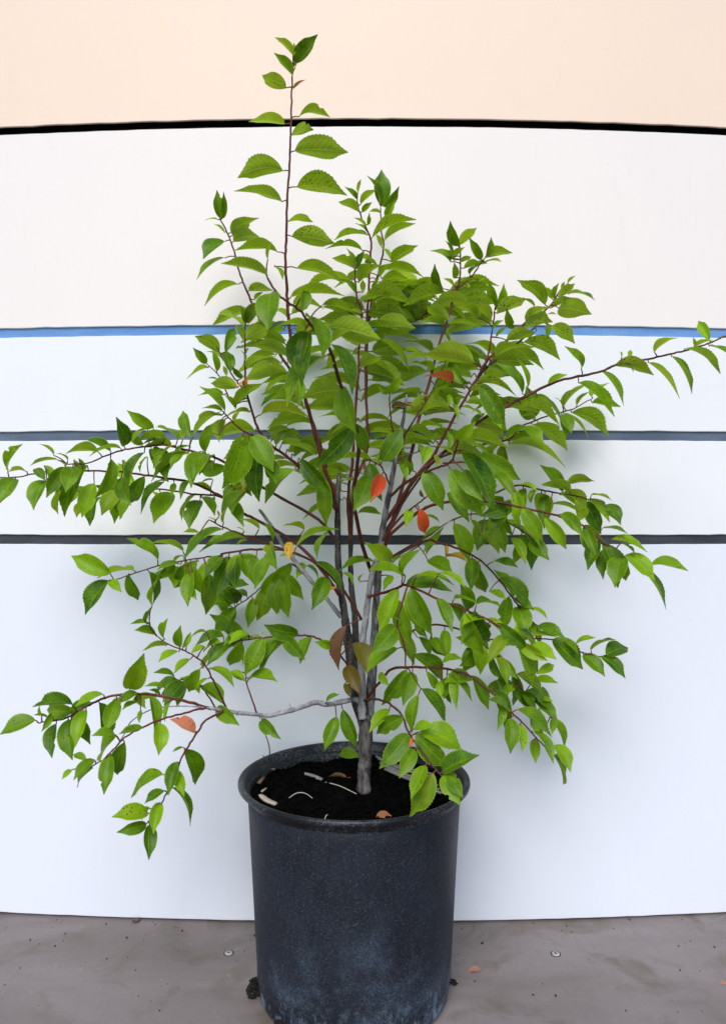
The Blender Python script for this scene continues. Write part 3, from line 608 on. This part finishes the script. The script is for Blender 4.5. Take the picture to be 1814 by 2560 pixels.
 ('R9', 'K', '330,740,195,900f 460,905,263,1142f 430,790,245,905f 540,890,822,1022 510,905,742,1135f 500,870,642,850 500,1010,398,1207f 575,1120,478,1352f 630,1170,470,1467f 690,1165,942,1050 690,1190,812,1390f 740,1170,832,1342f 490,930,480,1005Rn'),
]

NSEG = 28
def leaf_geo(B, T, n, width, fold, arch, rnd, pet_from=None):
    "toothed, folded, arching blade; the upper side is the front face"
    a = T - B; L = a.length; ax = a / L
    n = (n - ax * n.dot(ax)).normalized(); lat = ax.cross(n).normalized()   # seen with n to the eye and ax away: lat is to the right
    V, F, UV, fm = [], [], [], []
    tw = rnd.uniform(-0.35, 0.35)
    side_curve = rnd.uniform(-0.05, 0.05)
    wav = rnd.uniform(0, 6.28); wa = rnd.uniform(0.02, 0.06)
    asym = rnd.uniform(-0.06, 0.06)
    bite = rnd.random() < 0.13; bt = rnd.uniform(0.3, 0.85); bs = rnd.choice((-1, 1)); bw = rnd.uniform(0.03, 0.07); bd_ = rnd.uniform(0.25, 0.55)
    cols = (-1.0, -0.52, 0.0, 0.52, 1.0)
    for i in range(NSEG + 1):
        t = i / NSEG
        s = t ** 0.90
        prof = (math.sin(math.pi * s) ** 0.64) * (1 - 0.24 * s) * 1.12
        if t > 0.70: prof *= 1 - 0.80 * ((t - 0.70) / 0.30) ** 0.9 * (1 - 0.25 * (t - 0.7) / 0.3)
        if i in (0, NSEG): prof = 0.012
        h = 4 * t * (1 - t)
        c = B + ax * (L * t) + n * (arch * L * (h - 0.55 * t * t * (1 - t) * 2)) + lat * (side_curve * L * h)
        ang = tw * t
        nn = n * math.cos(ang) + lat * math.sin(ang); ll = lat * math.cos(ang) - n * math.sin(ang)
        f = fold * (1 - 0.35 * t)
        for u in cols:
            w = width * 0.5 * prof
            if abs(u) == 1.0:
                w *= 1.0 + (0.032 if i % 2 else -0.032) * (0 < i < NSEG)
                w *= 1 + asym * u
                if bite and u == bs: w *= 1 - bd_ * math.exp(-((t - bt) / bw) ** 2)
            bow = (abs(u) ** 2) * 0.22           # the halves curl a little outwards
            x = u * w * math.cos(f); z = abs(u) * w * math.sin(f) * (1 - bow) + wa * w * math.sin(t * 9 + wav + (2 if u > 0 else 0)) * u * u
            off = ax * (0.010 * L * (1 if (i % 2 and abs(u) == 1) else 0))
            V.append(c + ll * x + nn * z + off); UV.append((u * 0.5 + 0.5, t))
    for i in range(NSEG):
        for k in range(4):
            a0 = i * 5 + k
            F.append((a0, a0 + 1, a0 + 6, a0 + 5)); fm.append(0)
    nv = len(V)
    if pet_from is not None:
        d = (B - pet_from); pl = d.length
        if pl > 0.0015:
            m1 = pet_from + d * 0.5 + Vector((0, 0, 0.03 * pl)) + n * 0.05 * pl
            pp = catmull([pet_from, m1, B + ax * 0.012 * L], 3)
        else: pp = [pet_from, B + ax * 0.015 * L]
        pv, pf = tube(pp, [0.00120 - 0.0004 * k / len(pp) for k in range(len(pp))], 5)
        V += pv; F += [tuple(q + nv for q in f) for f in pf]; fm += [1] * len(pf); UV += [(0.5, 0.5)] * len(pv)
    return V, F, UV, fm

leaves = []          # dicts of geometry
lr = random.Random(21)
far = []
def add_leaf(key, x0, y0, x1, y1, fl, fill=False, depth=None):
    o, bbase, sm = branch[key]
    # nearest point of the branch as seen, to take the leaf's depth from
    best, bd = None, 1e9
    for p in sm:
        qx = 907 + p.x / p.y * FOC; qy = 1280 - (p.z - CAM_H) / p.y * FOC
        dd = math.hypot(qx - x0, qy - y0)
        if dd < bd: bd, best = dd, p
    if bd > 50 and not fill:      # belongs to a nearer twig
        for k2, (o2, bb2, sm2) in branch.items():
            if k2 in ('TR', 'S3', 'S4', 'S5', 'RD'): continue
            for p in sm2:
                qx = 907 + p.x / p.y * FOC; qy = 1280 - (p.z - CAM_H) / p.y * FOC
                dd = math.hypot(qx - x0, qy - y0)
                if dd < bd - 3: bd, best, key = dd, p, k2
    if bd > 60 and not fill: far.append((key, round(x0), round(y0), round(bd)))
    Yb = best.y + lr.uniform(-0.008, 0.008) - min(0.02, bd * 0.0003)
    if any(c in fl for c in 'RPOY'): Yb -= 0.03
    if depth is not None: Yb = depth
    Yb = min(Yb, WALL_Y - 0.025)
    m = math.hypot(x1 - x0, y1 - y0) * Yb / FOC
    want = 0.066 * lr.uniform(0.9, 1.1)
    dz = 0.0
    if m < want: dz = min(math.sqrt(want ** 2 - m ** 2), 0.65 * m)
    sgn = -1 if lr.random() < 0.78 else 1
    Yt = Yb + sgn * dz + lr.uniform(-0.22, 0.06) * m * 0.6
    Yt = min(Yt, WALL_Y - 0.014)
    B = at(x0, y0, Yb); T = at(x1, y1, Yt)
    ax = (T - B).normalized(); L = (T - B).length
    up = Vector((0, 0, 1)); tov = Vector((0, -1, 0)); cam_v = (Vector((0, 0, CAM_H)) - B).normalized()
    z = B.z
    bias = max(-0.30, min(0.85, (0.80 - z) * 2.1 - 0.05))
    st = abs(ax.z) ** 2
    if 'f' in fl:
        n = cam_v * 1.0 + up * 0.45
        n += Vector((lr.uniform(-.4, .4), 0, 0))
    else:
        b2 = bias * (1 - st) + 0.7 * st
        n = up + tov * b2
    n = n - ax * n.dot(ax)
    if n.length < 0.05: n = tov - ax * tov.dot(ax)
    n = Matrix.Rotation(lr.choice((-1, 1)) * lr.uniform(0.15, 0.75 if not any(c in fl for c in 'RPOY') else 0.25) if 'f' in fl else lr.gauss(0, 0.24), 3, ax) @ n.normalized()
    wr = lr.uniform(0.45, 0.58) if 'f' in fl else lr.uniform(0.56, 0.68)
    if 'n' in fl: wr = 0.34
    if L < 0.045: wr = min(wr, 0.50)
    fold = math.radians((lr.uniform(24, 42) if key in ('R9', 'R8', 'R1', 'U3b', 'U5', 'T1', 'T2', 'S1', 'L6', 'L7', 'RR') else lr.uniform(36, 55)) if 'f' in fl else lr.uniform(26, 42))
    arch = lr.uniform(0.07, 0.14) if 'f' not in fl else lr.uniform(0.06, 0.14)
    mat = 'leaf'
    for c in 'RPOYBG':
        if c in fl: mat = 'leaf_' + c
    V, F, UV, fm = leaf_geo(B, T, n, L * wr, fold, arch, lr, best)
    young = 1.0 if L < 0.05 else 0.0
    tint = (min(1, max(0, lr.gauss(0.33 + 0.34 * young, 0.30))), (0.55 if lr.random() < 0.07 else 0.0), 1.0 if lr.random() < 0.30 else 0.0)
    leaves.append(dict(V=V, F=F, UV=UV, fm=fm, mat=mat, key=key, tint=tint, B=best, size=math.hypot(x1 - x0, y1 - y0) * (1.0 if not fill else 0.2) + (500 if mat != 'leaf' else 0)))

for key, crop, data in LV:
    for tok in data.split():
        v = tok.split(','); s = v[3].rstrip('fknRPOYBG'); fl = v[3][len(s):]
        x0, y0 = px(crop, float(v[0]), float(v[1])); x1, y1 = px(crop, float(v[2]), float(s))
        add_leaf(key, x0, y0, x1, y1, fl)
print('annotated leaves', len(leaves))

# inner leaves seen only as dark scraps between the front ones
fr = random.Random(5)
fill_keys = ['U1', 'U2', 'U3', 'U6', 'U6b', 'U7', 'U8', 'U9', 'U8b', 'L1', 'R2b', 'U10b', 'UB', 'U11']
cnt = 0
while cnt < 140:
    key = fr.choice(fill_keys); o, bb, sm = branch[key]
    p = fr.choice(sm[len(sm) // 8:])
    qx = 907 + p.x / p.y * FOC; qy = 1280 - (p.z - CAM_H) / p.y * FOC
    if not (((qx - 960) / 330) ** 2 + ((qy - 1010) / 320) ** 2 < 1): continue
    a = fr.choice([fr.uniform(-0.5, 0.6), math.pi - fr.uniform(-0.5, 0.6)])
    ln = fr.uniform(75, 125)
    x0 = qx + math.cos(a) * 14; y0 = qy - 4
    add_leaf(key, x0, y0, x0 + math.cos(a) * ln, y0 + math.sin(a) * ln * 0.8, '', True, min(WALL_Y - 0.03, p.y + fr.uniform(0.02, 0.12)))
    cnt += 1

# leaves half hidden along the outer branches
for key, n_more, xr in (('R6', 16, (1150, 1400)), ('R5', 10, (1050, 1350)), ('R2b', 9, (1100, 1400)), ('R4', 8, (1100, 1400)), ('R3', 8, (1200, 1500)), ('R2', 9, (1250, 1560)),
                        ('R7', 6, (1100, 1400)), ('L6', 8, (540, 760)), ('L3', 9, (180, 560)), ('L1', 12, (150, 640)), ('L4', 8, (330, 640)), ('L7', 6, (470, 720)), ('LBr', 6, (120, 500)), ('L9', 5, (380, 560)), ('UB', 7, (1250, 1500))):
    o, bb, sm = branch[key]; k = 0; tries = 0
    while k < n_more and tries < 400:
        tries += 1
        p = fr.choice(sm)
        qx = 907 + p.x / p.y * FOC; qy = 1280 - (p.z - CAM_H) / p.y * FOC
        if not xr[0] < qx < xr[1]: continue
        a = math.pi / 2 + fr.uniform(-1.0, 1.0) if fr.random() < 0.7 else fr.uniform(2.6, 4.6)
        ln = fr.uniform(55, 92)
        x0 = qx + math.cos(a) * 10; y0 = qy + math.sin(a) * 8
        add_leaf(key, x0, y0, x0 + math.cos(a) * ln, y0 + math.sin(a) * ln, fr.choice(['', 'f', 'f']), True, min(WALL_Y - 0.03, p.y + fr.uniform(-0.005, 0.05)))
        k += 1

def paint(me, UV, tints, vert_leaf=None):
    ul = me.uv_layers.new(name='uv')
    ca = me.color_attributes.new('tint', 'FLOAT_COLOR', 'POINT')
    li = [0] * len(me.loops); me.loops.foreach_get('vertex_index', li)
    flat = []
    for i in li: flat += UV[i]
    ul.data.foreach_set('uv', flat)
    cf = []
    for i in range(len(me.vertices)): cf += (*(tints if vert_leaf is None else tints[vert_leaf[i]]), 1.0)
    ca.data.foreach_set('color', cf)

leaves.sort(key=lambda d: -d['size'])
for d in leaves[:300]:
    o, bb, sm = branch[d['key']]
    b = d['B']
    lo = obj('leaf', [v - b for v in d['V']], d['F'], [M[d['mat']], M['petiole']], o, b - bb, True, d['fm'])
    paint(lo.data, d['UV'], d['tint'])
    if d['mat'] != 'leaf':
        lo['label'] = {'R': 'red autumn leaf', 'P': 'salmon pink leaf', 'O': 'orange leaf', 'Y': 'yellow leaf', 'B': 'withered brown leaf', 'G': 'bronze tinged leaf'}[d['mat'][-1]]
V, F, UV, fm, tl, vl = [], [], [], [], [], []
for li, d in enumerate(leaves[300:]):
    b = len(V); V += [v - SH for v in d['V']]; F += [tuple(i + b for i in f) for f in d['F']]
    UV += d['UV']; fm += d['fm']; tl.append(d['tint']); vl += [li] * len(d['V'])
sl_ = obj('small_leaves', V, F, [M['leaf'], M['petiole']], shrub, (0, 0, 0), True, fm)
paint(sl_.data, UV, tl, vl); sl_['kind'] = 'stuff'
print('leaves', len(leaves), 'far bases', far)

# ------------------------------------------------------------------ litter on the soil and the floor
def soil_at(c, x, y, lift=0.0):
    X, Y_ = px(c, x, y)
    Y = FOC * (CAM_H - SOIL_Z) / (Y_ - 1280.0)
    p = at(X, Y_, Y); p.z = soil_h(p.x, p.y) + lift
    return p
def strip_piece(name, pts, w, h, mat, label, cat, curl=0.0, group=None):
    "a thin splinter or stalk lying along a polyline"
    pts = catmull(pts, 4) if len(pts) > 2 else pts
    n = len(pts); V, F = [], []
    for i, p in enumerate(pts):
        tn = (pts[min(i + 1, n - 1)] - pts[max(i - 1, 0)]).normalized()
        s = tn.cross(Vector((0, 0, 1)))
        s = s.normalized() if s.length > 1e-4 else Vector((1, 0, 0))
        u = s.cross(tn).normalized()
        k = 0.35 + 0.65 * math.sin(math.pi * (0.12 + 0.76 * i / (n - 1)))
        k *= 1 + 0.25 * noise.noise(p * 120)
        for a, b in ((-1, -0.6), (1, -0.9), (0.85, 0.7), (0.0, 1.0), (-0.9, 0.5)):
            V.append(p + s * (a * w / 2 * k) + u * (b * h / 2 + curl * a * a * w * k))
    for i in range(n - 1):
        for k in range(5):
            a = i * 5 + k; b = i * 5 + (k + 1) % 5
            F.append((a, b, b + 5, a + 5))
    F.append((4, 3, 2, 1, 0)); F.append(tuple((n - 1) * 5 + k for k in range(5)))
    o0 = pts[0].copy()
    o = obj(name, [v - o0 for v in V], F, M[mat], None, o0)
    return tag(o, label, cat, group)
def sp(c, *xy, lift=0.003): return [soil_at(c, xy[i], xy[i + 1], lift) for i in range(0, len(xy), 2)]
def arcpts(c, x0, y0, x1, y1, hgt, n=5):
    a, b = soil_at(c, x0, y0), soil_at(c, x1, y1)
    return [a.lerp(b, k / (n - 1)) + Vector((0, 0, 0.002 + hgt * 4 * (k / (n - 1)) * (1 - k / (n - 1)))) for k in range(n)]
strip_piece('straw', arcpts('L', 400, 360, 540, 345, 0.010), 0.0016, 0.0014, 'straw', 'bent white straw arching over the soil beside the bleached chip', 'straw')
strip_piece('straw', sp('L', 610, 247, 690, 268, 790, 320), 0.0020, 0.0014, 'straw', 'long pale straw lying on the soil in front of the trunk', 'straw')
strip_piece('straw', arcpts('L', 606, 470, 628, 440, 0.004, 4), 0.0014, 0.0014, 'straw', 'tiny curled straw near the front of the pot rim', 'straw')
strip_piece('bark_splinter', sp('L', 190, 152, 250, 175, 320, 190), 0.009, 0.003, 'wood_chip', 'thin brown bark splinter below the bare upright twigs', 'bark chip')
strip_piece('bark_chip', sp('L', 225, 255, 255, 218), 0.013, 0.004, 'wood_chip', 'short broad brown bark chip between splinter and pot rim', 'bark chip')
strip_piece('wood_chip', sp('L', 232, 345, 270, 372, 325, 392), 0.012, 0.004, 'bone_chip', 'curved bleached wood chip against the inside of the pot rim', 'wood chip', 0.15)
strip_piece('wood_chip', sp('L', 240, 325, 268, 308), 0.006, 0.003, 'bone_chip', 'small pointed bleached chip just behind the curved bleached chip', 'wood chip')
strip_piece('wood_chip', sp('L', 490, 210, 540, 208, 590, 222), 0.012, 0.004, 'weathered', 'grey weathered wood chip between splinter and yellow fallen leaf', 'wood chip')
strip_piece('straw', sp('L', 470, 55, 512, 75), 0.0022, 0.0016, 'straw', 'short straw on the soil by the back of the rim', 'straw')
for k in range(5):
    y = 150 + k * 13; x = 905 + k * 12
    strip_piece('wood_splinter', sp('L', x, y - 22 + k * 4, x + 130, y + 15 + k * 4, x + 330, y + 70 + k * 10, lift=0.006 + 0.0015 * (k % 2)), 0.006 + 0.002 * (k % 3), 0.004, 'weathered',
                'weathered grey wood splinter in the bundle beside the trunk under the hanging leaves', 'wood splinter', 0, 'weathered splinter bundle')
def fallen(name, p, ang, ln, wd, mat, label, up=0.25, stalk=True):
    rnd = random.Random(label)
    d = Vector((math.cos(ang), math.sin(ang), 0.04)); n = Vector((math.sin(ang) * up, -math.cos(ang) * up, 1))
    B = p - d * ln / 2; T = p + d * ln / 2
    V, F, UV, fm = leaf_geo(B, T, n, wd, math.radians(24), 0.10, rnd, B - d * ln * 0.25 + Vector((0, 0, 0.002)) if stalk else None)
    zmin = min(v.z for v in V); dzv = p.z - zmin - 0.0006
    o = obj(name, [v - p + Vector((0, 0, dzv)) for v in V], F, [M[mat], M['petiole']], None, p, True, fm)
    paint(o.data, UV, (0.5, 0, 0))
    return tag(o, label, 'leaf')
fallen('fallen_leaf', soil_at('L', 682, 220, 0.001), math.radians(172), 0.034, 0.018, 'dry_leaf', 'small yellow brown fallen leaf on the soil left of the trunk', 1.3)
fallen('fallen_leaf', soil_at('L', 950, 438, 0.001), math.radians(10), 0.026, 0.016, 'rust_leaf', 'rust orange fallen leaf on the soil by the front of the pot rim', 0.6, False)
g = fallen('green_leaf', soil_at('L', 752, 115, 0.004), math.radians(-38), 0.055, 0.024, 'leaf', 'single green leaf lying on the soil behind the trunk', 0.9, False)
fallen('dry_leaf', floor_pt(*px('L', 1478, 1338)), math.radians(14), 0.026, 0.013, 'tan_leaf', 'curled tan dry leaf lying on the floor right of the pot', 0.2, False)
fallen('dry_leaf', floor_pt(1808, 2458), math.radians(5), 0.014, 0.008, 'tan_leaf', 'pinkish leaf scrap on the floor at the far right', 0.2, False)
# bare upright twigs
for (c, x0, y0, xm, ym, x1, y1, lab) in (('J', 398, 1335, 400, 1190, 340, 1028, 'tall thin bare twig standing in the soil below the low branch'),
                                         ('J', 373, 1345, 365, 1310, 350, 1262, 'short bare twig standing beside the tall thin bare twig')):
    a = soil_at(c, x0, y0, -0.004)
    pts = catmull([a, at(*px(c, xm, ym), a.y - 0.004), at(*px(c, x1, y1), a.y - 0.012)], 5)
    V, F = tube([p - a for p in pts], [0.0015 - 0.0006 * k / len(pts) for k in range(len(pts))], 5, 0.2)
    tag(obj('bare_twig', V, F, M['twig_bare'], None, a), lab, 'twig')
# pebble at the foot of the wall
p = floor_pt(340, 2306); p.y = wall_front(p.x) - 0.008
bm = bmesh.new(); bmesh.ops.create_icosphere(bm, subdivisions=2, radius=1)
V = [Vector((v.co.x * 0.0085, v.co.y * 0.005, v.co.z * 0.0042 + 0.0038)) * (1 + 0.18 * noise.noise(v.co * 1.7)) for v in bm.verts]
F = [tuple(v.index for v in f.verts) for f in bm.faces]; bm.free()
tag(obj('pebble', V, F, M['stone'], None, p), 'small brown pebble at the foot of the wall left of the pot', 'pebble')
# dirt clumps at the foot of the pot
def clump(p, r, label, n, sq=(1, 1, 1)):
    rnd = random.Random(label); V, F = [], []
    for k in range(n):
        a = rnd.random() * 6.28; q = r * math.sqrt(rnd.random())
        s = rnd.uniform(0.15, 0.5) * r
        chip(V, F, Vector((q * math.cos(a) * sq[0], q * math.sin(a) * sq[1], s * 0.22 + rnd.random() * r * 0.7 * (1 - q / r) * sq[2])), s * 1.6, s * 0.8, s * 0.6, rnd.random() * 6.28, rnd.uniform(-0.8, 0.8))
    zm = min(v.z for v in V); V = [v - Vector((0, 0, zm)) for v in V]
    return tag(obj('dirt_clump', V, F, M['dark'], None, p, smooth=False), label, 'dirt')
def pot_foot(deg, r): return Vector((PX + r * math.cos(math.radians(deg)), TRUNK_Y + r * math.sin(math.radians(deg)), 0))
clump(pot_foot(182, 0.172), 0.014, 'ragged clump of black root dirt at the left foot of the pot', 70, (0.9, 1.9, 1.6))
clump(pot_foot(4, 0.172), 0.009, 'small black dirt clump at the right foot of the pot', 30, (1, 1, 1.2))
# crumbs on the floor
cr = random.Random(11); V, F = [], []
for k in range(170):
    X = cr.uniform(-0.85, 0.85); Y = wall_front(X) - abs(cr.gauss(0, 0.16)) - 0.006
    if (X - PX) ** 2 + (Y - TRUNK_Y) ** 2 < 0.176 ** 2: continue
    s = cr.choice([0.0011, 0.0013, 0.0016, 0.002, 0.003]) * cr.uniform(0.7, 1.2)
    chip(V, F, Vector((X, Y, s * 0.2)), s * cr.uniform(1, 1.8), s, s * 0.6, cr.random() * 6.28, 0)
tag(obj('floor_crumbs', V, F, M['crumb'], None, smooth=False), 'tiny dark crumbs of soil scattered over the floor', 'crumbs', kind='stuff')
